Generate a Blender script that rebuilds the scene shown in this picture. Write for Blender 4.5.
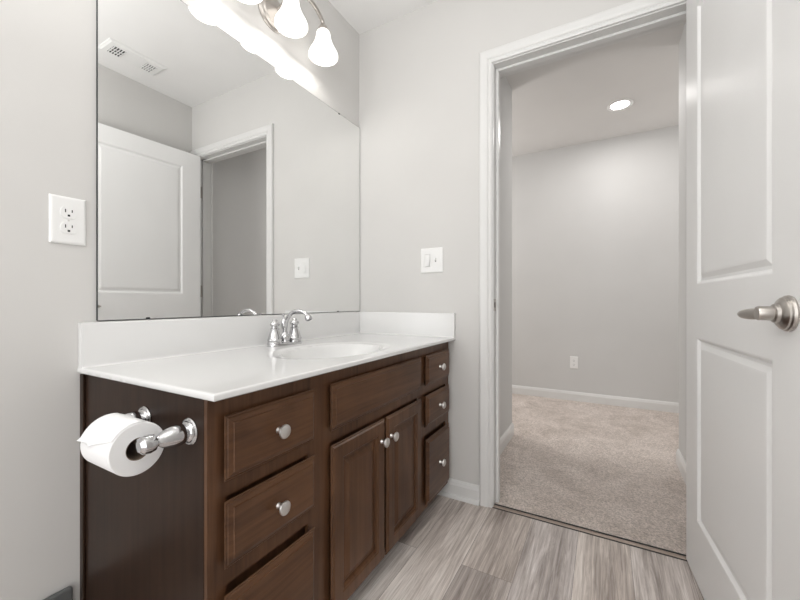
import bpy, bmesh, math, random
from mathutils import Vector, Matrix
random.seed(4)
PI = math.pi
S = bpy.context.scene
for o in list(bpy.data.objects): bpy.data.objects.remove(o)
COL = S.collection

# ---------------------------------------------------------------- camera, world, lights, exposure
cd = bpy.data.cameras.new('camera'); cam = bpy.data.objects.new('camera', cd); COL.objects.link(cam)
cd.sensor_width = 36; cd.lens = 364.96 / 800 * 36; cd.shift_y = 2.03 / 800; cd.clip_start = 0.02
cam.location = (1.19488, -1.67485, 0.94252); cam.rotation_euler = (PI/2, 0, math.radians(29.1475))
S.camera = cam
w = bpy.data.worlds.new('world'); S.world = w; w.use_nodes = True
w.node_tree.nodes['Background'].inputs[0].default_value = (1, 1, 1, 1)
w.node_tree.nodes['Background'].inputs[1].default_value = 0.3
S.view_settings.view_transform = 'Standard'; S.view_settings.look = 'None'
S.view_settings.gamma = 1; S.view_settings.use_curve_mapping = False
S.view_settings.exposure = 0.0

def area(name, loc, rot, sx, sy, power, color=(1, 1, 1), spread=PI):
    l = bpy.data.lights.new(name, 'AREA'); l.shape = 'RECTANGLE'; l.size = sx; l.size_y = sy
    l.energy = power; l.color = color; l.spread = spread
    o = bpy.data.objects.new(name, l); COL.objects.link(o); o.location = loc; o.rotation_euler = rot
    return o
def point(name, loc, power, radius, color):
    l = bpy.data.lights.new(name, 'POINT'); l.energy = power; l.shadow_soft_size = radius; l.color = color
    o = bpy.data.objects.new(name, l); COL.objects.link(o); o.location = loc
    return o
P_BATH, P_REAR, P_OVER, P_HALL, E_SHADE, P_BULB = 16, 22, 4.0, 31, 1.5, 0.42
area('ceiling_bounce_fill', (1.0, -1.75, 1.55), (PI, 0, 0), 0.35, 0.35, P_BATH, (1.0, 0.99, 0.975))  # up-facing fill added to brighten the room by ceiling bounce
area('unseen_overhead_fill', (1.0, -1.7, 2.425), (0, 0, 0), .5, .9, P_OVER, (1.0, .985, .965))  # overhead fill added behind the camera, without a fixture
area('unseen_rear_fill', (0.8, -3.06, 1.25), (PI/2, 0, 0), 1.4, 2.2, P_REAR, (0.975, 0.985, 1.0))  # broad fill added at the rear wall, which has no window
point('unseen_hall_fill', (-0.9, 1.45, 1.75), P_HALL*1.45, 0.25, (1.0, 0.975, 0.955))  # bare point fill added out of view to brighten the hall
point('unseen_hall_fill', (2.9, 1.45, 1.75), P_HALL*.75, 0.25, (1.0, 0.975, 0.955))  # second added hall fill, off to the right

# ---------------------------------------------------------------- dimensions
W, CEIL = 1.588, 2.441            # bathroom width (x), ceiling height; x=0 mirror wall, y=0 doorway wall
JL, JR, HEAD = 0.753, 1.522, 2.045
L, R, E, F = 0.629, 1.577, 0.969, 2.173
BACK = -3.1

# ---------------------------------------------------------------- materials
def mat(name, color, rough=0.5, metal=0.0, spec=0.5, coat=0.0):
    m = bpy.data.materials.new(name); m.use_nodes = True
    b = m.node_tree.nodes['Principled BSDF']
    b.inputs['Base Color'].default_value = (*color, 1); b.inputs['Roughness'].default_value = rough
    b.inputs['Metallic'].default_value = metal; b.inputs['Specular IOR Level'].default_value = spec
    b.inputs['Coat Weight'].default_value = coat
    return m
def nt(m): return m.node_tree.nodes, m.node_tree.links, m.node_tree.nodes['Principled BSDF']
def noise_paint(m, scale=250, strength=0.03, dist=0.001, var=0.02):
    n, l, b = nt(m)
    tc = n.new('ShaderNodeTexCoord'); no = n.new('ShaderNodeTexNoise'); no.inputs['Scale'].default_value = scale
    no.inputs['Detail'].default_value = 3
    l.new(tc.outputs['Object'], no.inputs['Vector'])
    bu = n.new('ShaderNodeBump'); bu.inputs['Strength'].default_value = strength; bu.inputs['Distance'].default_value = dist
    l.new(no.outputs['Fac'], bu.inputs['Height']); l.new(bu.outputs['Normal'], b.inputs['Normal'])
    c = b.inputs['Base Color'].default_value[:]
    n2 = n.new('ShaderNodeTexNoise'); n2.inputs['Scale'].default_value = 2.3; l.new(tc.outputs['Object'], n2.inputs['Vector'])
    r = n.new('ShaderNodeValToRGB'); r.color_ramp.elements[0].position = .3; r.color_ramp.elements[1].position = .7
    r.color_ramp.elements[0].color = (*[v*(1-var) for v in c[:3]], 1); r.color_ramp.elements[1].color = (*[min(1, v*(1+var)) for v in c[:3]], 1)
    l.new(n2.outputs['Fac'], r.inputs['Fac']); l.new(r.outputs['Color'], b.inputs['Base Color'])
    return m
def ramp(n, stops):
    r = n.new('ShaderNodeValToRGB'); e = r.color_ramp.elements
    while len(e) < len(stops): e.new(0.5)
    for i, (p, c) in enumerate(stops): e[i].position = p; e[i].color = (*c, 1)
    return r

WALL = noise_paint(mat('wall_paint', (0.66, 0.65, 0.634), 0.62, spec=.3))
HALLW = noise_paint(mat('hall_wall_paint', (0.64, 0.638, 0.63), 0.7, spec=.3))
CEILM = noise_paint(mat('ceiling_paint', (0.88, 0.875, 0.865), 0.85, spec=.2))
CEILH = noise_paint(mat('ceiling_paint_dimmed', (0.72, 0.71, 0.695), 0.85, spec=.2))  # darker copy of ceiling_paint, the hall's dimmer light put into the colour
TRIM = noise_paint(mat('white_trim_paint', (0.74, 0.738, 0.728), 0.32), 60, .0)
DOORM = noise_paint(mat('white_door_paint', (0.90, 0.90, 0.895), 0.38), 60, .02)
PLASTIC = noise_paint(mat('white_plastic', (0.86, 0.86, 0.85), 0.3), 80, .0)
DARK = mat('dark_slot', (0.02, 0.02, 0.02), 0.6)
MARBLE = noise_paint(mat('cultured_marble', (0.765, 0.765, 0.76), 0.16, coat=.3), 30, .0, var=.015)
CHROME = mat('chrome', (0.58, 0.58, 0.59), 0.07, 1.0)
NICKEL = mat('brushed_nickel', (0.50, 0.47, 0.44), 0.3, 1.0)
KNOBM = mat('satin_nickel', (0.72, 0.70, 0.68), 0.28, 1.0)
MIRROR = mat('mirror_glass', (0.91, 0.915, 0.91), 0.0, 1.0)
MEDGE = mat('mirror_edge', (0.05, 0.06, 0.06), 0.3, 0.6)
PAPER = noise_paint(mat('tissue_paper', (0.86, 0.86, 0.86), 0.9, spec=.1), 400, .12, .001)
CARD = mat('cardboard_core', (0.20, 0.15, 0.11), 0.9)
GREYP = noise_paint(mat('grey_metal_paint', (0.12, 0.125, 0.125), 0.5), 80, .02)
GLOW = mat('frosted_glass_lit', (0.9, 0.9, 0.88), 0.3)
GLOW.node_tree.nodes['Principled BSDF'].inputs['Emission Color'].default_value = (1.0, 0.965, 0.92, 1)
GLOW.node_tree.nodes['Principled BSDF'].inputs['Emission Strength'].default_value = E_SHADE
LAMP = mat('lamp_lens_lit', (0.9, 0.9, 0.9), 0.4)
LAMP.node_tree.nodes['Principled BSDF'].inputs['Emission Color'].default_value = (1.0, 0.97, 0.93, 1)
LAMP.node_tree.nodes['Principled BSDF'].inputs['Emission Strength'].default_value = 22

def wood(name, axis, dark=(0.048, 0.0215, 0.0105), light=(0.162, 0.078, 0.039), rough=0.30):
    m = mat(name, dark, rough, spec=.26, coat=.0); n, l, b = nt(m)
    tc = n.new('ShaderNodeTexCoord'); mp = n.new('ShaderNodeMapping')
    sc = {'y': (40, 1.6, 40), 'z': (40, 40, 1.6)}[axis]
    mp.inputs['Scale'].default_value = sc; l.new(tc.outputs['Object'], mp.inputs['Vector'])
    a = n.new('ShaderNodeTexNoise'); a.inputs['Scale'].default_value = 1.4; a.inputs['Detail'].default_value = 7; a.inputs['Roughness'].default_value = .62
    a.inputs['Distortion'].default_value = .4; l.new(mp.outputs[0], a.inputs['Vector'])
    c = n.new('ShaderNodeTexNoise'); c.inputs['Scale'].default_value = 5; c.inputs['Detail'].default_value = 3; l.new(tc.outputs['Object'], c.inputs['Vector'])
    mx = n.new('ShaderNodeMath'); mx.operation = 'MULTIPLY_ADD'; mx.inputs[1].default_value = .45; l.new(c.outputs['Fac'], mx.inputs[0])
    m2 = n.new('ShaderNodeMath'); m2.operation = 'MULTIPLY'; m2.inputs[1].default_value = .6; l.new(a.outputs['Fac'], m2.inputs[0]); l.new(m2.outputs[0], mx.inputs[2])
    r = ramp(n, [(.32, dark), (.72, light)]); l.new(mx.outputs[0], r.inputs['Fac']); l.new(r.outputs['Color'], b.inputs['Base Color'])
    bu = n.new('ShaderNodeBump'); bu.inputs['Strength'].default_value = .03; bu.inputs['Distance'].default_value = .001
    l.new(a.outputs['Fac'], bu.inputs['Height']); l.new(bu.outputs['Normal'], b.inputs['Normal'])
    return m
WOODH = wood('espresso_wood_horizontal', 'y'); WOODV = wood('espresso_wood_vertical', 'z')
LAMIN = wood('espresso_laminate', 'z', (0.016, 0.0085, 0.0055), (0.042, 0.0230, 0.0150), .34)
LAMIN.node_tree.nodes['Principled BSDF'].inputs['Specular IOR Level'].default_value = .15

def floor_mat():
    m = mat('vinyl_plank', (.3, .28, .26), 0.42, spec=.4); n, l, b = nt(m)
    tc = n.new('ShaderNodeTexCoord')
    mp = n.new('ShaderNodeMapping'); mp.inputs['Rotation'].default_value = (0, 0, PI/2); mp.inputs['Location'].default_value = (.72, .045, 0)
    l.new(tc.outputs['Object'], mp.inputs['Vector'])
    br = n.new('ShaderNodeTexBrick'); br.inputs['Scale'].default_value = 1; br.inputs['Brick Width'].default_value = 1.22; br.inputs['Row Height'].default_value = .178
    br.inputs['Mortar Size'].default_value = .0007; br.inputs['Mortar Smooth'].default_value = .3; br.offset = .37
    br.inputs['Color1'].default_value = (0, 0, 0, 1); br.inputs['Color2'].default_value = (1, 1, 1, 1); br.inputs['Mortar'].default_value = (.5, .5, .5, 1)
    l.new(mp.outputs[0], br.inputs['Vector'])
    # shift the grain from plank to plank
    off = n.new('ShaderNodeVectorMath'); off.operation = 'SCALE'; off.inputs['Scale'].default_value = 7.3; l.new(br.outputs['Color'], off.inputs[0])
    ad = n.new('ShaderNodeVectorMath'); ad.operation = 'ADD'; l.new(tc.outputs['Object'], ad.inputs[0]); l.new(off.outputs[0], ad.inputs[1])
    m1 = n.new('ShaderNodeMapping'); m1.inputs['Scale'].default_value = (30, 1.6, 1); l.new(ad.outputs[0], m1.inputs['Vector'])
    g = n.new('ShaderNodeTexNoise'); g.inputs['Scale'].default_value = 1.3; g.inputs['Detail'].default_value = 8; g.inputs['Roughness'].default_value = .74; g.inputs['Distortion'].default_value = .9
    l.new(m1.outputs[0], g.inputs['Vector'])
    m2 = n.new('ShaderNodeMapping'); m2.inputs['Scale'].default_value = (6, .8, 1); l.new(ad.outputs[0], m2.inputs['Vector'])
    g2 = n.new('ShaderNodeTexNoise'); g2.inputs['Scale'].default_value = 1.2; g2.inputs['Detail'].default_value = 3; l.new(m2.outputs[0], g2.inputs['Vector'])
    s = n.new('ShaderNodeMath'); s.operation = 'MULTIPLY_ADD'; s.inputs[1].default_value = .52
    s2 = n.new('ShaderNodeMath'); s2.operation = 'MULTIPLY'; s2.inputs[1].default_value = .48
    l.new(g.outputs['Fac'], s.inputs[0]); l.new(g2.outputs['Fac'], s2.inputs[0]); l.new(s2.outputs[0], s.inputs[2])
    r = ramp(n, [(.35, (.27, .235, .215)), (.45, (.52, .475, .45)), (.51, (.68, .635, .61)), (.57, (.80, .765, .745)), (.66, (.92, .90, .885))])
    l.new(s.outputs[0], r.inputs['Fac'])
    m3 = n.new('ShaderNodeMapping'); m3.inputs['Scale'].default_value = (150, 5, 1); l.new(ad.outputs[0], m3.inputs['Vector'])
    g3 = n.new('ShaderNodeTexNoise'); g3.inputs['Scale'].default_value = 1.1; g3.inputs['Detail'].default_value = 4; g3.inputs['Distortion'].default_value = 1.2; l.new(m3.outputs[0], g3.inputs['Vector'])
    r3 = ramp(n, [(.34, (.80, .78, .76)), (.52, (1, 1, 1)), (.66, (1.12, 1.12, 1.12))]); l.new(g3.outputs['Fac'], r3.inputs['Fac'])
    mg = n.new('ShaderNodeMixRGB'); mg.blend_type = 'MULTIPLY'; mg.inputs['Fac'].default_value = 1
    l.new(r.outputs['Color'], mg.inputs['Color1']); l.new(r3.outputs['Color'], mg.inputs['Color2']); r = mg
    # slight hue change between planks
    mx = n.new('ShaderNodeMixRGB'); mx.blend_type = 'MULTIPLY'; mx.inputs['Fac'].default_value = 1
    r2 = ramp(n, [(0, (.86, .85, .86)), (.5, (1.0, .96, .92)), (1, (1.06, 1.05, 1.04))]); l.new(br.outputs['Color'], r2.inputs['Fac'])
    l.new(r.outputs[0], mx.inputs['Color1']); l.new(r2.outputs['Color'], mx.inputs['Color2'])
    mm = n.new('ShaderNodeMixRGB'); mm.inputs['Color2'].default_value = (.17, .145, .13, 1); l.new(br.outputs['Fac'], mm.inputs['Fac']); l.new(mx.outputs[0], mm.inputs['Color1'])
    l.new(mm.outputs[0], b.inputs['Base Color'])
    bu = n.new('ShaderNodeBump'); bu.inputs['Strength'].default_value = .12; bu.inputs['Distance'].default_value = .001
    l.new(g.outputs['Fac'], bu.inputs['Height']); l.new(bu.outputs['Normal'], b.inputs['Normal'])
    return m
def carpet_mat():
    m = mat('beige_carpet', (.5, .43, .38), 1.0, spec=.05); n, l, b = nt(m)
    tc = n.new('ShaderNodeTexCoord')
    a = n.new('ShaderNodeTexNoise'); a.inputs['Scale'].default_value = 120; a.inputs['Detail'].default_value = 4; a.inputs['Roughness'].default_value = .8; l.new(tc.outputs['Object'], a.inputs['Vector'])
    c = n.new('ShaderNodeTexNoise'); c.inputs['Scale'].default_value = 4.2; c.inputs['Detail'].default_value = 9; c.inputs['Roughness'].default_value = .74; c.inputs['Distortion'].default_value = .8; l.new(tc.outputs['Object'], c.inputs['Vector'])
    r = ramp(n, [(.34, (.50, .425, .375)), (.5, (.65, .57, .52)), (.66, (.76, .68, .63))]); l.new(c.outputs['Fac'], r.inputs['Fac'])
    r2 = ramp(n, [(.34, (.52, .50, .48)), (.64, (1.30, 1.30, 1.30))]); l.new(a.outputs['Fac'], r2.inputs['Fac'])
    mx = n.new('ShaderNodeMixRGB'); mx.blend_type = 'MULTIPLY'; mx.inputs['Fac'].default_value = 1
    l.new(r.outputs['Color'], mx.inputs['Color1']); l.new(r2.outputs['Color'], mx.inputs['Color2']); l.new(mx.outputs[0], b.inputs['Base Color'])
    bu = n.new('ShaderNodeBump'); bu.inputs['Strength'].default_value = .9; bu.inputs['Distance'].default_value = .006
    l.new(a.outputs['Fac'], bu.inputs['Height']); l.new(bu.outputs['Normal'], b.inputs['Normal'])
    b.inputs['Sheen Weight'].default_value = .3
    return m
VINYL, CARPET = floor_mat(), carpet_mat()

# ---------------------------------------------------------------- mesh helpers
ORG = {}
def obj(name, bm, m, parent=None, smooth=None, label=None, recalc=True):
    if recalc: bmesh.ops.recalc_face_normals(bm, faces=bm.faces)
    org = ORG.get(parent.name if parent else None, Vector((0, 0, 0)))
    if parent is None:
        xs = [v.co for v in bm.verts]
        org = Vector(((min(c.x for c in xs)+max(c.x for c in xs))/2, (min(c.y for c in xs)+max(c.y for c in xs))/2, min(c.z for c in xs)))
    bmesh.ops.translate(bm, verts=bm.verts, vec=-org)
    me = bpy.data.meshes.new(name); bm.to_mesh(me); bm.free(); me.materials.append(m)
    o = bpy.data.objects.new(name, me); COL.objects.link(o)
    if parent: o.parent = parent
    else: o.location = org
    ORG[o.name] = org
    if smooth:
        for p in me.polygons: p.use_smooth = True
        if smooth < PI: me.set_sharp_from_angle(angle=smooth)
    if label: o['label'] = label
    return o
def thing(name, label, cat, loc, group=None, kind=None):
    o = bpy.data.objects.new(name, None); COL.objects.link(o); o.location = loc; o.empty_display_size = .05
    ORG[o.name] = Vector(loc)
    if label: o['label'] = label
    if cat: o['category'] = cat
    if group: o['group'] = group
    if kind: o['kind'] = kind
    return o
def tag(o, label=None, cat=None, group=None, kind=None):
    if label: o['label'] = label
    if cat: o['category'] = cat
    if group: o['group'] = group
    if kind: o['kind'] = kind
    return o
def BM(): return bmesh.new()
def box(bm, x0, x1, y0, y1, z0, z1, bev=0, seg=2):
    r = bmesh.ops.create_cube(bm, size=1)
    vs = r['verts']
    for v in vs: v.co = Vector(((x0+x1)/2 + v.co.x*(x1-x0), (y0+y1)/2 + v.co.y*(y1-y0), (z0+z1)/2 + v.co.z*(z1-z0)))
    if bev:
        es = list({e for v in vs for e in v.link_edges})
        bmesh.ops.bevel(bm, geom=es, offset=bev, segments=seg, affect='EDGES', profile=.5)
    return bm
def frame_of(d):
    d = Vector(d).normalized(); a = Vector((0, 0, 1)) if abs(d.z) < .9 else Vector((1, 0, 0))
    u = d.cross(a).normalized(); v = d.cross(u).normalized()
    return d, u, v
def lathe(bm, origin, axis, prof, n=32, cap0=True, cap1=True):
    """prof: list of (radius, height along axis)"""
    o = Vector(origin); d, u, v = frame_of(axis); rings = []
    for r, h in prof:
        if r < 1e-6: rings.append([bm.verts.new(o+d*h)])
        else: rings.append([bm.verts.new(o+d*h+(u*math.cos(2*PI*i/n)+v*math.sin(2*PI*i/n))*r) for i in range(n)])
    for a, b in zip(rings, rings[1:]):
        for i in range(n):
            j = (i+1) % n
            if len(a) == 1 and len(b) == 1: continue
            if len(a) == 1: bm.faces.new((a[0], b[i], b[j]))
            elif len(b) == 1: bm.faces.new((a[i], b[0], a[j]))
            else: bm.faces.new((a[i], b[i], b[j], a[j]))
    if cap0 and len(rings[0]) > 1: bm.faces.new(rings[0])
    if cap1 and len(rings[-1]) > 1: bm.faces.new(rings[-1])
    return bm
def spline(pts, n=8):
    P = [Vector(p) for p in pts]; P = [P[0]*2-P[1]] + P + [P[-1]*2-P[-2]]; out = []
    for i in range(1, len(P)-2):
        for k in range(n):
            t = k/n; a, b, c, d = P[i-1:i+3]
            out.append(.5*((2*b)+(c-a)*t+(2*a-5*b+4*c-d)*t*t+(3*b-a-3*c+d)*t**3))
    out.append(P[-2]); return out
def tube(bm, pts, rad, n=16, flat=None):
    """rad: number or list; flat: optional (ru, rv) multipliers list"""
    pts = [Vector(p) for p in pts]; N = len(pts); rings = []; pu = None
    for i, p in enumerate(pts):
        d = (pts[min(i+1, N-1)]-pts[max(i-1, 0)]).normalized()
        if pu is None: _, u, _ = frame_of(d)
        else: u = (pu-d*pu.dot(d)).normalized()
        v = d.cross(u); pu = u
        r = rad if not isinstance(rad, (list, tuple)) else rad[min(int(i*len(rad)/N), len(rad)-1)] if len(rad) != N else rad[i]
        fu, fv = flat if flat else (1, 1)
        rings.append([bm.verts.new(p+(u*math.cos(2*PI*k/n)*fu+v*math.sin(2*PI*k/n)*fv)*r) for k in range(n)])
    for a, b in zip(rings, rings[1:]):
        for k in range(n): bm.faces.new((a[k], a[(k+1) % n], b[(k+1) % n], b[k]))
    bm.faces.new(rings[0]); bm.faces.new(rings[-1]); return bm
def nested(bm, rect, prof, M, cap=True):
    """nested rectangular rings; rect=(u0,u1,v0,v1), prof=[(inset,h)...], M maps (u,v,h) to world"""
    rings = []
    for ins, h in prof:
        u0, u1, v0, v1 = rect[0]+ins, rect[1]-ins, rect[2]+ins, rect[3]-ins
        rings.append([bm.verts.new(M(u, v, h)) for u, v in ((u0, v0), (u1, v0), (u1, v1), (u0, v1))])
    for a, b in zip(rings, rings[1:]):
        for i in range(4): bm.faces.new((a[i], a[(i+1) % 4], b[(i+1) % 4], b[i]))
    if cap: bm.faces.new(rings[-1])
    return bm
def extrude_profile(bm, prof, A, B, U, V):
    """prism with 2D profile [(u,v)] from point A to B"""
    A, B, U, V = map(Vector, (A, B, U, V))
    a = [bm.verts.new(A+U*u+V*v) for u, v in prof]; b = [bm.verts.new(B+U*u+V*v) for u, v in prof]
    n = len(prof)
    for i in range(n): bm.faces.new((a[i], a[(i+1) % n], b[(i+1) % n], b[i]))
    bm.faces.new(a); bm.faces.new(b); return bm

# ---------------------------------------------------------------- setting: room shell
def struct(name, bm, m, parent=None, smooth=None, label=None):
    o = obj(name, bm, m, parent, smooth)
    if parent is None: o['kind'] = 'structure'
    if label: o['label'] = label
    return o
T = .115
struct('floor', box(BM(), -.12, W+.12, BACK-.1, .012, -.06, 0), VINYL, label='grey brown wood-look plank floor of the bathroom')
struct('floor_hall', box(BM(), -2.6, 4.0, .012, F+.1, -.06, .004), CARPET, label='beige carpet beyond the doorway')
struct('ceiling', box(BM(), -.12, W+.12, BACK-.1, T, CEIL, CEIL+.06), CEILM, label='white bathroom ceiling')
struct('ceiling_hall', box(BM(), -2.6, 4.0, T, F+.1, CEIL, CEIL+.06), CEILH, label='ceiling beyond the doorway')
struct('wall_left', box(BM(), -.12, 0, BACK-.1, T, 0, CEIL), WALL, label='grey wall behind the mirror')
struct('wall_right', box(BM(), W, W+.12, BACK-.1, T, 0, CEIL), WALL, label='grey wall behind the open door')
struct('wall_rear', box(BM(), 0, W, BACK-.1, BACK, 0, CEIL), WALL)
b = box(BM(), 0, JL-.018, 0, T, 0, CEIL); box(b, JL-.018, JR+.018, 0, T, HEAD+.018, CEIL); box(b, JR+.018, W, 0, T, 0, CEIL)
struct('wall_far', b, WALL, label='grey wall with the doorway')
b = box(BM(), L-.11, L, T, E, 0, CEIL); box(b, -2.6, L-.11, T, T+.1, 0, CEIL)
struct('wall_hall_left', b, HALLW)
b = box(BM(), R, R+.11, T, E, 0, CEIL); box(b, R+.11, 4.0, T, T+.1, 0, CEIL)
struct('wall_hall_right', b, HALLW)
struct('wall_hall_far', box(BM(), -2.6, 4.0, F, F+.1, 0, CEIL), HALLW, label='grey far wall beyond the doorway')
struct('wall_hall_end_left', box(BM(), -2.7, -2.6, T, F+.1, 0, CEIL), HALLW)
struct('wall_hall_end_right', box(BM(), 4.0, 4.1, T, F+.1, 0, CEIL), HALLW)

# baseboards: profile u = away from wall, v = up
BP = [(0, 0), (.026, 0), (.026, .006), (.022, .014), (.013, .018), (.013, .060), (.010, .068), (.009, .074), (.004, .083), (0, .083)]
BH = [(0, 0), (.013, 0), (.013, .062), (.010, .070), (.009, .076), (.004, .085), (0, .085)]
def baseboard(name, A, B, U, prof=BP):
    return struct(name, extrude_profile(BM(), prof, A, B, U, (0, 0, 1)), TRIM)
baseboard('baseboard_far', (.45, 0, 0), (JL-.0615, 0, 0), (0, -1, 0))
baseboard('baseboard_right', (W, BACK, 0), (W, -.02, 0), (-1, 0, 0))
baseboard('baseboard_rear', (0, BACK, 0), (W, BACK, 0), (0, 1, 0))
baseboard('baseboard_hall_left', (L, T+.02, .004), (L, E, .004), (1, 0, 0), BH)
baseboard('baseboard_hall_right', (R, T+.02, .004), (R, E, .004), (-1, 0, 0), BH)
baseboard('baseboard_hall_far', (-2.6, F, .004), (4.0, F, .004), (0, -1, 0), BH)
b = extrude_profile(BM(), BH, (L-.11, E, .004), (L, E, .004), (0, 1, 0), (0, 0, 1))
struct('baseboard_hall_corner', b, TRIM)

# door casing, jamb, stop
CP = [(0, 0), (0, .011), (.006, .013), (.012, .0125), (.017, .010), (.022, .0145), (.030, .017), (.050, .019), (.057, .0175), (.061, .012), (.061, 0)]
def casing(bm, xi, xr, zt, y, s):
    rings = [[], [], [], []]
    for u, v in CP:
        u *= .94
        for k, p in enumerate(((xi-u, y-s*v, 0), (xi-u, y-s*v, zt+u*1.06), (xr+u, y-s*v, zt+u*1.06), (xr+u, y-s*v, 0))): rings[k].append(bm.verts.new(p))
    n = len(CP)
    for a, c in zip(rings, rings[1:]):
        for i in range(n): bm.faces.new((a[i], a[(i+1) % n], c[(i+1) % n], c[i]))
    bm.faces.new(rings[0]); bm.faces.new(rings[-1])
frame_ = thing('trim_1', 'white painted door frame around the doorway', None, (JL, 0, 0), kind='structure')
b = BM(); casing(b, JL-.005, JR+.005, HEAD+.005-.01, 0, 1); obj('casing', b, TRIM, frame_, label='white moulded door casing facing the bathroom')
b = BM(); casing(b, JL-.005, min(JR+.005, R-.062), HEAD-.005, T, -1); obj('casing', b, TRIM, frame_, label='casing on the carpeted side')
b = box(BM(), JL-.018, JL, -.001, T+.001, 0, HEAD+.008); box(b, JR, JR+.018, -.001, T+.001, 0, HEAD+.008); box(b, JL, JR, -.001, T+.001, HEAD-.010, HEAD+.008)
obj('jamb', b, TRIM, frame_)
b = box(BM(), JL, JL+.013, .040, .074, 0, HEAD-.010, .002); box(b, JR-.011, JR, .040, .074, 0, HEAD-.010, .002); box(b, JL+.013, JR-.011, .040, .074, HEAD-.021, HEAD-.010, .002)
obj('door_stop', b, TRIM, frame_)
sp = obj('strike_plate', box(BM(), JL-.0005, JL+.002, .001, .039, .901, .957, .001), NICKEL, frame_, label='brushed nickel strike plate')
obj('latch_hole', box(BM(), JL+.001, JL+.0025, .011, .025, .917, .941), DARK, sp)

# threshold strip
b = extrude_profile(BM(), [(0, 0), (.022, 0), (.019, .005), (.011, .007), (.003, .005)], (JL, -.006, 0), (JR, -.006, 0), (0, 1, 0), (0, 0, 1))
o = struct('trim_2', b, mat('threshold_strip', (.30, .24, .20), .45, .3), label='thin metal transition strip between plank floor and carpet')
b = box(BM(), JL, JR, -.009, -.005, 0, .0025); box(b, JL, JR, .015, .021, 0, .0068)
obj('edge_gap', b, DARK, o)

# ---------------------------------------------------------------- the door leaf
A0 = Vector((1.457, -.014, 0)); ang = math.radians(3.6)
DU = Vector((math.sin(ang), -math.cos(ang), 0)); DN = Vector((-math.cos(ang), -math.sin(ang), 0))   # DU hinge->free edge, DN out of the visible face
DW, DZ0, DZ1, DT = .762, .012, 2.032, .035
door = thing('door_1', 'white two-panel interior door standing open on the right', None, (1.457, -.014, 0), kind='structure')
def dface(off, sgn):
    return lambda u, z, h: A0 + DU*u + DN*(off + sgn*h) + Vector((0, 0, z))
b = BM()
PU0, PU1 = .125, .638
panels = [(PU0, PU1, .215, .825), (PU0, PU1, 1.000, 1.925)]
prof = [(0, 0), (.004, -.001), (.012, -.0085), (.020, -.0085), (.034, -.003), (.040, -.0025)]
for off, sg in ((0, 1), (-DT, -1)):
    M = dface(off, sg)
    def q(u0, u1, z0, z1): b.faces.new([b.verts.new(M(u, z, 0)) for u, z in ((u0, z0), (u1, z0), (u1, z1), (u0, z1))])
    q(0, PU0, DZ0, DZ1); q(PU1, DW, DZ0, DZ1)
    q(PU0, PU1, DZ0, .215); q(PU0, PU1, .825, 1.000); q(PU0, PU1, 1.925, DZ1)
    for p in panels: nested(b, p, prof, M)
M = dface(0, 1)
for (u0, z0), (u1, z1) in (((0, DZ0), (DW, DZ0)), ((DW, DZ0), (DW, DZ1)), ((DW, DZ1), (0, DZ1)), ((0, DZ1), (0, DZ0))):
    b.faces.new([b.verts.new(p) for p in (M(u0, z0, 0), M(u1, z1, 0), M(u1, z1, -DT), M(u0, z0, -DT))])
obj('door_panel', b, DOORM, door, recalc=False)
for z in (.26, 1.025, 1.785):
    b = BM()
    hp = A0 + DU*(-.004) + DN*(-DT-.004)
    lathe(b, hp + Vector((0, 0, z-.045)), (0, 0, 1), [(.0, 0), (.006, .002), (.006, .088), (0, .09)], 12)
    box(b, JR-.003, JR+.0005, -.001, .0385, z-.044, z+.044)
    Mh = lambda u, zz, h: A0 + DU*(-h) + DN*(-u) + Vector((0, 0, zz))
    nested(b, (.004, .034, z-.044, z+.044), [(0, 0), (0, .003), (.001, .0035)], Mh)
    obj('hinge', b, NICKEL, door, PI/6, label='dark metal hinge')
def handle(off, sg, neck):
    HZ, HU = .921, .706
    M = dface(off, sg); o0 = M(HU, HZ, 0); n = (DN*sg)
    b = lathe(BM(), o0, n, [(.0335, 0), (.0345, .003), (.0335, .007), (.031, .009), (.0305, .012), (.026, .016), (.0185, .0185), (.0175, .024), (.0150, .0255), (.0130, .026)], 40)
    h = obj('handle', b, NICKEL, door, PI/6, label='brushed nickel lever handle')
    b = lathe(BM(), o0, n, [(.0135, .024), (.0135, neck), (.0125, neck+.002), (.0, neck+.0025)], 28)
    obj('neck', b, NICKEL, h, PI/6)
    b = BM(); pts = [M(HU - t*.085, HZ - .001 - .0035*t, neck - .009 + .012*t) for t in [i/12 for i in range(13)]]
    rad = [.0095, .0098, .0105, .011, .0112, .0112, .011, .0108, .0103, .0095, .0085, .0065, .003]
    tube(b, pts, rad, 16, (.62, 1)); obj('lever', b, NICKEL, h, PI/5)
handle(0, 1, .046); handle(-DT, -1, .030)
b = BM(); Mh = lambda u, zz, h: A0 + DU*(DW+h) + DN*(-u) + Vector((0, 0, zz))
nested(b, (.005, .030, .888, .946), [(0, 0), (0, .001), (.001, .0015)], Mh); obj('latch', b, NICKEL, door)

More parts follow.
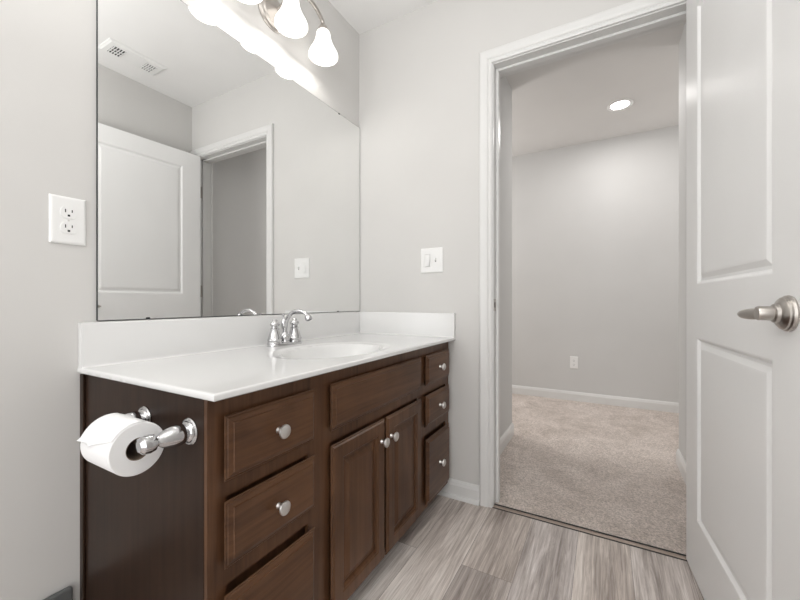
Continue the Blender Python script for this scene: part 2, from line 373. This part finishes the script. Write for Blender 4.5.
# ---------------------------------------------------------------- vanity cabinet
CL, CT, FX, FR = -1.245, .757, .5325, .555     # left side plane y, top, frame front x, reference
van = thing('vanity_cabinet', 'dark espresso wooden bathroom vanity with raised drawer fronts and two doors', 'vanity', (.27, -.62, 0))
b = BM(); box(b, .004, FX-.020, CL+.012, -.002, .064, CT-.14)
obj('body', b, WOODV, van)
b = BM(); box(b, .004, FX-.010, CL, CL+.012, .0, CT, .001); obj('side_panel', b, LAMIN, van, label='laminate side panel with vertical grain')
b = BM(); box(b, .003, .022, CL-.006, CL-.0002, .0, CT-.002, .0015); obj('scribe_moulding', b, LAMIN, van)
obj('toe_kick', box(BM(), .440, .455, CL+.012, -.002, 0, .064), WOODV, van)
b = BM()
fx0, fx1 = FX-.020, FX
ys = [(CL+.0005, -1.205), (-.973, -.886), (-.348, -.277), (-.043, -.002)]      # stiles
for y0, y1 in ys: box(b, fx0+.0105, fx1, y0, y1, .064, CT)
for (y0, y1), zs in (((-1.205, -.973), (.064, .374, .552)), ((-.886, -.348), (.064, .552)), ((-.277, -.043), (.064, .374, .552))):
    box(b, fx0, fx1, y0, y1, .704, CT)
    for z in zs: box(b, fx0, fx1, y0, y1, z, z+.036)
obj('face_frame', b, WOODV, van)
MF = lambda u, v, h: Vector((FX + .0008 + h, u, v))
def knob(y, z, h, parent):
    b = lathe(BM(), (FX+h, y, z), (1, 0, 0), [(.0075, 0), (.0070, .003), (.0052, .006), (.0052, .012), (.0085, .0155), (.0140, .0175), (.0158, .020), (.0150, .0235), (.0105, .0262), (.004, .0272), (0, .0274)], 28)
    return obj('knob', b, KNOBM, parent, PI/5, label='round satin nickel knob')
DP = [(.011, 0), (0, .0110), (0, .0120), (.0012, .0132), (.0050, .0134), (.0064, .0155), (.0150, .0185), (.0160, .0212)]
def drawer(y0, y1, z0, z1, kn=True, name='drawer'):
    b = nested(BM(), (y0, y1, z0, z1), DP, MF); b.faces.new([b.verts.new(MF(u, v, 0)) for u, v in ((y0+.011, z0+.011), (y0+.011, z1-.011), (y1-.011, z1-.011), (y1-.011, z0+.011))])
    o = obj(name, b, WOODH, van)
    if kn: knob((y0+y1)/2, (z0+z1)/2, .0212, o)
    return o
for y0, y1 in ((-1.217, -.961), (-.289, -.031)):
    for z0, z1 in ((.090, .364), (.417, .549), (.589, .7185)): drawer(y0, y1, z0, z1)
drawer(-.898, -.336, .589, .7185, False, 'false_drawer_front')
def cdoor(y0, y1, ky):
    z0, z1 = .078, .549; st = .052; h = .019
    b = nested(BM(), (y0, y1, z0, z1), [(.010, 0), (0, .0105), (0, .012), (.002, .014), (.005, .0145), (.008, .0182), (.010, h), (st-.008, h), (st-.006, .0172), (st-.002, .0165), (st, .010), (st+.002, .0085), (st+.008, .0085), (st+.026, .0160), (st+.028, .0163)], MF)
    b.faces.new([b.verts.new(MF(u, v, 0)) for u, v in ((y0+.010, z0+.010), (y0+.010, z1-.010), (y1-.010, z1-.010), (y1-.010, z0+.010))])
    o = obj('cabinet_door', b, WOODV, van); knob(ky, .480, .0195, o)
cdoor(-.897, -.621, -.648); cdoor(-.609, -.336, -.586)

# ---------------------------------------------------------------- countertop with integral basin
top = thing('countertop', 'white cultured marble vanity top with integral oval basin and backsplash', 'countertop', (.28, -.62, CT+.003))
X1, Y0, Y1, ZT, ZB = .569, -1.255, -.001, .772, CT+.001
BX, BY, RX, RY, BD = .338, -.63, .150, .215, .10
def zt(x, y):
    r = math.hypot((x-BX)/RX, (y-BY)/RY)
    if r >= 1.22: return ZT
    if r > 1.0:                                   # soft rolled lip
        t = (1.22-r)/.22; return ZT - .006*t*t*(3-2*t)
    return ZT - .006 - BD*(1-r**2.6)**.85*1.0
b = BM(); nx, ny = 90, 190; g = []
def axis_pts(a, c, n): return [a+(c-a)*i/n for i in range(n+1)]
for x in axis_pts(.001, X1-.004, nx):
    g.append([b.verts.new((x, y, zt(x, y))) for y in axis_pts(Y0+.004, Y1, ny)])
for i in range(nx):
    for j in range(ny): b.faces.new((g[i][j], g[i+1][j], g[i+1][j+1], g[i][j+1]))
# rounded front and left edges down to the underside
def skirt(line, dx, dy):
    prev = line
    for o_, z in ((.0012, ZT-.0004), (.0028, ZT-.0014), (.004, ZT-.004), (.004, ZB+.002), (.002, ZB), (-.03, ZB)):
        cur = [b.verts.new((v.co.x+dx*o_*(1 if True else 0), v.co.y+dy*o_, z)) for v in line]
        for k in range(len(line)-1): b.faces.new((prev[k], prev[k+1], cur[k+1], cur[k]))
        prev = cur
edge = [g[i][0] for i in range(nx+1)]; front = g[nx][:]
path = edge + front[1:]
base = [(v.co.x, v.co.y) for v in path]; nrm = []
for k, (x, y) in enumerate(base):
    nrm.append((0, -1) if k < nx else ((1, -1) if k == nx else (1, 0)))
prev = path
for o_, z in ((.0012, ZT-.0004), (.0028, ZT-.0014), (.004, ZT-.004), (.004, ZB+.002), (.002, ZB), (-.03, ZB)):
    cur = [b.verts.new((x+n_[0]*o_, y+n_[1]*o_, z)) for (x, y), n_ in zip(base, nrm)]
    for k in range(len(path)-1): b.faces.new((prev[k], prev[k+1], cur[k+1], cur[k]))
    prev = cur
obj('top', b, MARBLE, top, PI/4)
SZ = .8895
b = BM()
extrude_profile(b, [(0, 0), (.024, 0), (.020, .004), (.018, .012), (.018, .112), (.0165, .1155), (.013, .1175), (0, .1175)], (.001, Y0+.002, ZT-.0005), (.001, Y1, ZT-.0005), (1, 0, 0), (0, 0, 1))
obj('backsplash', b, MARBLE, top, PI/7)
b = BM()
extrude_profile(b, [(0, 0), (.024, 0), (.020, .004), (.018, .012), (.018, .112), (.0165, .1155), (.013, .1175), (0, .1175)], (.018, Y1, ZT-.0005), (X1, Y1, ZT-.0005), (0, -1, 0), (0, 0, 1))
obj('side_splash', b, MARBLE, top, PI/7)
b = lathe(BM(), (BX, BY, ZT-.006-BD+.0005), (0, 0, 1), [(.030, 0), (.030, .002), (.024, .003), (.022, .001), (.016, .002), (.010, .006), (0, .008)], 28)
obj('drain', b, CHROME, top, PI/5, label='chrome drain')

# ---------------------------------------------------------------- faucet
fy, fx = -.623, .081; Z = ZT
fau = thing('faucet', 'chrome two-handle faucet with arched spout on the white vanity top', 'faucet', (fx, fy, Z))
b = BM(); prev = None
for sc, z in ((1, 0), (1, .004), (.96, .008), (.88, .010), (0.0, .0105)):
    if sc == 0: b.faces.new(prev); break
    ring = []
    for k in range(48):
        t = 2*PI*k/48; c, s = math.cos(t), math.sin(t)
        yy = (.052 if s > 0 else -.052)*(1 if abs(s) > 1e-6 else 0) + .029*sc*s; ring.append(b.verts.new((fx + .028*sc*c, fy + yy, Z+z)))
    if prev:
        for k in range(48): b.faces.new((prev[k], prev[(k+1) % 48], ring[(k+1) % 48], ring[k]))
    prev = ring
obj('base_plate', b, CHROME, fau, PI/5)
for s in (-1, 1):
    b = lathe(BM(), (fx, fy+s*.052, Z+.009), (0, 0, 1), [(q_*1.38, h_) for q_, h_ in [(.0200, 0), (.0200, .004), (.0190, .007), (.020, .012), (.0205, .015), (.0185, .019), (.0165, .030), (.0140, .042), (.0120, .050), (.0118, .053), (.0128, .055), (.0128, .058), (.0098, .061), (.0098, .067), (.0125, .071), (.0132, .076), (.0115, .081), (.007, .085), (.0062, .087), (.0075, .090), (.005, .094), (0, .0955)]], 32)
    obj('handle', b, CHROME, fau, PI/5)
b = lathe(BM(), (fx, fy, Z+.009), (0, 0, 1), [(.021, 0), (.021, .004), (.018, .007), (.020, .012), (.022, .018), (.0205, .026), (.0150, .033), (.0110, .037), (.0095, .042)], 32)
obj('spout_base', b, CHROME, fau, PI/5)
ctrl = [(fx, fy, Z+.045), (fx+.001, fy, Z+.070), (fx+.010, fy, Z+.098), (fx+.032, fy, Z+.123), (fx+.062, fy, Z+.135), (fx+.096, fy, Z+.132), (fx+.116, fy, Z+.122), (fx+.125, fy, Z+.110)]
sp_ = spline(ctrl, 6); N = len(sp_)
b = tube(BM(), sp_, [.0085 + (.001 if i < 6 else 0) - .0015*i/N for i in range(N)], 18); spt = obj('spout', b, CHROME, fau, PI/4)
d = (sp_[-1]-sp_[-3]).normalized()
b = lathe(BM(), sp_[-1]-d*.012, d, [(.0072, 0), (.0115, .003), (.0130, .008), (.0135, .018), (.0125, .021), (.0095, .0215), (.009, .018), (0, .018)], 24); obj('aerator', b, CHROME, spt, PI/5)
b = lathe(BM(), (fx-.002, fy, Z+.062), (-.12, 0, 1), [(.010, 0), (.0125, .008), (.0135, .020), (.0115, .032), (.0085, .040), (.0035, .043), (.0035, .052), (.0058, .056), (.0058, .060), (0, .064)], 24)
obj('lift_rod', b, CHROME, fau, PI/5)

# ---------------------------------------------------------------- mirror
ML, MR, MB, MT = -1.213, -.004, .893, 1.913
mir = thing('wall_mirror', 'large frameless mirror on the wall above the vanity', 'mirror', (0, -.61, MB))
b = BM(); b.faces.new([b.verts.new(p) for p in ((.0061, ML, MB), (.0061, MR, MB), (.0061, MR, MT), (.0061, ML, MT))])
box(b, .0002, .0058, ML+.001, MR-.001, MB+.001, MT-.001)
g_ = obj('glass', b, MIRROR, mir, recalc=False)
b = BM()
for a0, a1, c0, c1 in ((ML-.0016, ML, MB, MT), (MR, MR+.0016, MB, MT), (ML, MR, MB-.0016, MB), (ML, MR, MT, MT+.0010)): box(b, .0003, .0062, a0, a1, c0, c1)
obj('edge', b, MEDGE, mir, label='dark polished mirror edge')
for y, z in ((-1.089, MB), (-.196, MB), (-.187, MT), (-1.05, MT)):
    s = 1 if z == MB else -1
    b = box(BM(), .0062, .0088, y-.005, y+.005, min(z-.001*s, z+.004*s), max(z-.001*s, z+.004*s), .0008); obj('clip', b, MEDGE, mir)

# ---------------------------------------------------------------- vanity light
LY, LX, LZ = -.617, .110, 2.024
vl = thing('vanity_light', 'nickel three-light wall fixture with lit white bell glass shades above mirror', 'wall lamp', (0, LY, 2.13))
b = lathe(BM(), (.0005, LY, 2.135), (1, 0, 0), [(.072, 0), (.072, .004), (.066, .008), (.064, .012), (.055, .016), (.052, .020), (.040, .024), (.030, .026), (.016, .034), (.0, .036)], 40)
obj('canopy', b, NICKEL, vl, PI/6)
b = tube(BM(), spline([(.030, LY, 2.135), (.070, LY, 2.150), (.100, LY, 2.185), (.117, LY, 2.215)], 6), .0065, 14)
obj('arm', b, NICKEL, vl, PI/4)
b = tube(BM(), spline([(LX, LY-.215, 2.150), (LX-.002, LY-.207, 2.185), (LX, LY-.14, 2.214), (LX, LY-.07, 2.222), (LX, LY, 2.224), (LX, LY+.07, 2.222), (LX, LY+.14, 2.214), (LX-.002, LY+.186, 2.185), (LX, LY+.190, 2.155)], 6), .0085, 14)
obj('arched_bar', b, NICKEL, vl, PI/4)
for dy, dz in ((-.215, -.001), (0, .012), (.190, 0.002)):
    z0 = LZ+dz
    b = lathe(BM(), (LX, LY+dy, z0), (0, 0, 1), [(.0575, .002), (.061, 0), (.0645, .005), (.0645, .011), (.061, .022), (.0535, .036), (.045, .051), (.038, .067), (.033, .083), (.0305, .098), (.0295, .108), (.024, .116), (.012, .118)], 40, cap0=False)
    # inner surface
    lathe(b, (LX, LY+dy, z0), (0, 0, 1), [(.0575, .002), (.0605, .010), (.057, .022), (.0495, .036), (.041, .051), (.034, .067), (.029, .083), (.0265, .098), (.0, .108)], 40, cap0=False)
    s_ = obj('lamp_shade', b, GLOW, vl, PI/3, label='lit white frosted bell glass shade')
    point('vanity_bulb', (LX, LY+dy, z0+.020), P_BULB, .018, (1.0, .97, .93))
    b = lathe(BM(), (LX, LY+dy, z0+.114), (0, 0, 1), [(.024, 0), (.025, .004), (.022, .012), (.016, .024), (.010, .030), (.008, .036)], 28)
    obj('socket_cup', b, NICKEL, vl, PI/5)

# ---------------------------------------------------------------- recessed ceiling light (hall), fill points added out of view light the rest of the hall
def recessed(x, y, label):
    t = thing('recessed_light', label, 'ceiling light', (x, y, CEIL), 'recessed lights in the carpeted room ceiling')
    b = lathe(BM(), (x, y, CEIL-.0005), (0, 0, -1), [(.088, 0), (.088, .002), (.083, .005), (.070, .006), (.062, .002)], 40, cap1=False); obj('trim_ring', b, PLASTIC, t, PI/5)
    b = lathe(BM(), (x, y, CEIL-.0008), (0, 0, -1), [(.062, 0), (.062, .001), (0, .0022)], 32); obj('lens', b, LAMP, t)
    area('recessed_bulb', (x, y, CEIL-.012), (0, 0, 0), .1, .1, 6, (1.0, .975, .955))
recessed(1.304, 1.564, 'round lit recessed light in the ceiling seen through the doorway')

# ---------------------------------------------------------------- ceiling vent (seen in the mirror)
vent = thing('ceiling_vent', 'white rectangular ceiling vent with two louvred grilles seen in mirror', 'vent', (1.34, -.515, CEIL))
V0, V1, VX0, VX1 = -.672, -.358, 1.255, 1.415
VM = lambda u, v, h: Vector((u, v, CEIL-.0005-h))
b = BM(); nested(b, (VX0, VX1, V0, V1), [(0, 0), (.003, .004), (.010, .006), (.016, .0095)], VM); obj('cover', b, PLASTIC, vent)
for (a0, a1), m_ in (((-.632, -.568), DARK), ((-.458, -.398), mat('grey_grille_recess', (.25, .25, .25), .7))):
    b = BM(); nested(b, (1.302, 1.388, a0, a1), [(0, .0096), (.001, .0100)], VM); gr = obj('grille', b, m_, vent, label='louvred grille opening')
    b = BM()
    for k in range(5):
        yy = a0 + .004 + k*(a1-a0-.008)/4; box(b, 1.302, 1.388, yy-.0018, yy+.0018, CEIL-.0145, CEIL-.0098)
    for xx in (1.331, 1.359): box(b, xx-.0015, xx+.0015, a0, a1, CEIL-.0142, CEIL-.0098)
    obj('louvre', b, PLASTIC, gr)

# ---------------------------------------------------------------- outlets and switches
def plate(name, label, cat, M, hw, hh, org):
    t = thing(name, label, cat, org)
    b = BM(); nested(b, (-hw, hw, -hh, hh), [(0, 0), (0, .0025), (.0025, .0050), (.006, .0060)], M); obj('cover_plate', b, PLASTIC, t)
    return t
def outlet_parts(t, M, s=1.0):
    for zc in (.0195, -.0195):
        b = BM(); ring0, ring1 = [], []
        for k in range(32):
            a = 2*PI*k/32; u = .0172*math.cos(a); v = max(-.0140, min(.0140, .0172*math.sin(a)))
            ring0.append(b.verts.new(M(u, zc+v, .0058))); ring1.append(b.verts.new(M(u*.97, zc+v*.97, .0078)))
        for k in range(32): b.faces.new((ring0[k], ring0[(k+1) % 32], ring1[(k+1) % 32], ring1[k]))
        b.faces.new(ring1); r = obj('receptacle', b, PLASTIC, t)
        b = BM()
        nested(b, (-.0078, -.0055, zc+.000, zc+.0085), [(0, .0077), (.0002, .0081)], M)
        nested(b, (.0055, .0078, zc+.001, zc+.0080), [(0, .0077), (.0002, .0081)], M)
        nested(b, (-.0028, .0028, zc-.0100, zc-.0045), [(0, .0077), (.0008, .0081)], M)
        obj('slot', b, DARK, r, label='dark plug slots')
    b = BM(); nested(b, (-.002, .002, -.002, .002), [(0, .0058), (.0006, .0070)], M); obj('screw', b, KNOBM, t)
MO = lambda u, v, h: Vector((.0002+h, -1.2745+u, 1.150+v))
t = plate('wall_outlet', 'white duplex power outlet on the grey wall left of the mirror', 'outlet', MO, .0365, .060, (0, -1.2745, 1.09)); outlet_parts(t, MO)
MH = lambda u, v, h: Vector((.949+u, F-.0002-h, .366+v))
t = plate('wall_outlet', 'small white power outlet low on the far wall beyond the doorway', 'outlet', MH, .035, .0575, (.949, F, .31)); outlet_parts(t, MH)
MS = lambda u, v, h: Vector((.444+u, -.0002-h, 1.151+v))
t = plate('light_switch', 'white two-gang switch plate on the grey wall beside the doorway', 'light switch', MS, .060, .062, (.444, 0, 1.09))
b = BM(); nested(b, (-.040, -.006, -.034, .034), [(0, .0058), (.001, .0068), (.002, .0068), (.003, .0060)], MS)
ro = obj('rocker_frame', b, PLASTIC, t)
b = BM(); vs = [MS(u, v, h) for u, v, h in ((-.036, -.030, .0095), (-.010, -.030, .0095), (-.010, .030, .0062), (-.036, .030, .0062))]
b.faces.new([b.verts.new(p) for p in vs]); box(b, .444-.036, .444-.010, -.0062, -.0050, 1.121, 1.181); obj('rocker', b, PLASTIC, ro)
b = BM(); nested(b, (.012, .034, -.020, .020), [(0, .0058), (.001, .0064)], MS); tg = obj('toggle_frame', b, PLASTIC, t)
b = BM(); nested(b, (.019, .027, -.003, .009), [(0, .006), (.001, .016), (.002, .017)], MS); obj('toggle', b, PLASTIC, tg)
b = BM(); nested(b, (.0195, .0265, -.009, .009), [(0, .0063), (.0005, .0068)], MS); obj('slot', b, mat('grey_slot', (.3, .3, .3), .6), tg)

# ---------------------------------------------------------------- toilet paper holder and roll
HX0, HX1, HZ_, TY = .314, .480, .687, -1.325
th = thing('toilet_paper_holder', 'chrome two-post toilet paper holder on the side of the vanity', 'toilet paper holder', ((HX0+HX1)/2, CL, .67))
for x, s in ((HX0, 1), (HX1, -1)):
    b = lathe(BM(), (x, CL-.0005, HZ_), (0, -1, 0), [(.0265, 0), (.0265, .003), (.0245, .0055), (.0215, .0065), (.0205, .009), (.0185, .0105), (.0165, .012), (.0200, .018), (.0210, .026), (.0190, .040), (.0145, .054), (.0095, .062), (.0095, .064), (.0150, .068), (.0172, .077), (.0155, .087), (.0095, .093), (0, .095)], 36)
    obj('post', b, CHROME, th, PI/6)
b = lathe(BM(), (HX0+.006, TY, HZ_), (1, 0, 0), [(.006, 0), (.0065, .01), (.0065, .144), (.006, .154)], 20); obj('roller', b, CHROME, th, PI/5)
RC, RR, RHo, RX0, RX1 = Vector((0, TY, HZ_-.013)), .0475, .0205, .345, .452
b = BM(); n = 64
def ringx(x, r, j=0): return [b.verts.new((x, RC.y + r*math.cos(2*PI*k/n), RC.z + r*math.sin(2*PI*k/n))) for k in range(n)]
rg = [ringx(RX0, RHo), ringx(RX0, RR-.002), ringx(RX0+.002, RR), ringx(RX1-.002, RR), ringx(RX1, RR-.002), ringx(RX1, RHo), ringx(RX0, RHo)]
for a, c in zip(rg, rg[1:]):
    for k in range(n): b.faces.new((a[k], a[(k+1) % n], c[(k+1) % n], c[k]))
roll = obj('toilet_paper_roll', b, PAPER, None, PI/5)
tag(roll, 'white roll of toilet paper hanging on the chrome holder', 'toilet paper')
b = BM(); a_ = []
for x, r in ((RX0+.0005, RHo), (RX1-.0005, RHo), (RX1-.0005, RHo-.0012), (RX0+.0005, RHo-.0012)): a_.append(ringx(x, r))
a_.append(a_[0])
for a, c in zip(a_, a_[1:]):
    for k in range(n): b.faces.new((a[k], a[(k+1) % n], c[(k+1) % n], c[k]))
obj('core', b, CARD, roll, PI/5, label='brown cardboard core')
# loose sheet folded to a point, coming off the far side of the roll
b = BM(); rows = []
NT = 22; NX = 12
for i in range(NT+1):
    t = i/NT; row = []
    for j in range(NX+1):
        s = j/NX; x = RX0 + .001 + (RX1-RX0-.002)*s
        if t < .5:
            a = PI*.42 + (PI*.40)*t/.5; rr = RR + .0012 + .0015*math.sin(t*7)*math.sin(s*PI)
            y = RC.y - rr*math.cos(PI-a) if False else RC.y + rr*math.cos(a); z = RC.z + rr*math.sin(a)
        else:
            q_ = (t-.5)/.5; a = PI*.82; y0 = RC.y + (RR+.0012)*math.cos(a); z0 = RC.z + (RR+.0012)*math.sin(a)
            fold = 1 - .62*q_; x = RX0+.003 + (x-RX0-.003)*fold + .030*q_*0
            y = y0 - .012*q_ + .003*math.sin(s*6+q_*3)*q_; z = z0 - .013*q_ + .003*math.sin(s*5)*q_
        row.append(b.verts.new((x, y, z)))
    rows.append(row)
for i in range(NT):
    for j in range(NX): b.faces.new((rows[i][j], rows[i][j+1], rows[i+1][j+1], rows[i+1][j]))
sh = obj('loose_sheet', b, PAPER, roll, PI/2)
md = sh.modifiers.new('thickness', 'SOLIDIFY'); md.thickness = .0006

# ---------------------------------------------------------------- grey low register at the wall, lower left corner of the photo
b = BM(); box(b, .0005, .016, -1.62, -1.268, .0, .219, .006, 3)
rg_ = tag(obj('wall_register', b, GREYP, None, PI/6), 'dark grey low panel on the left wall beside the vanity', 'wall register')
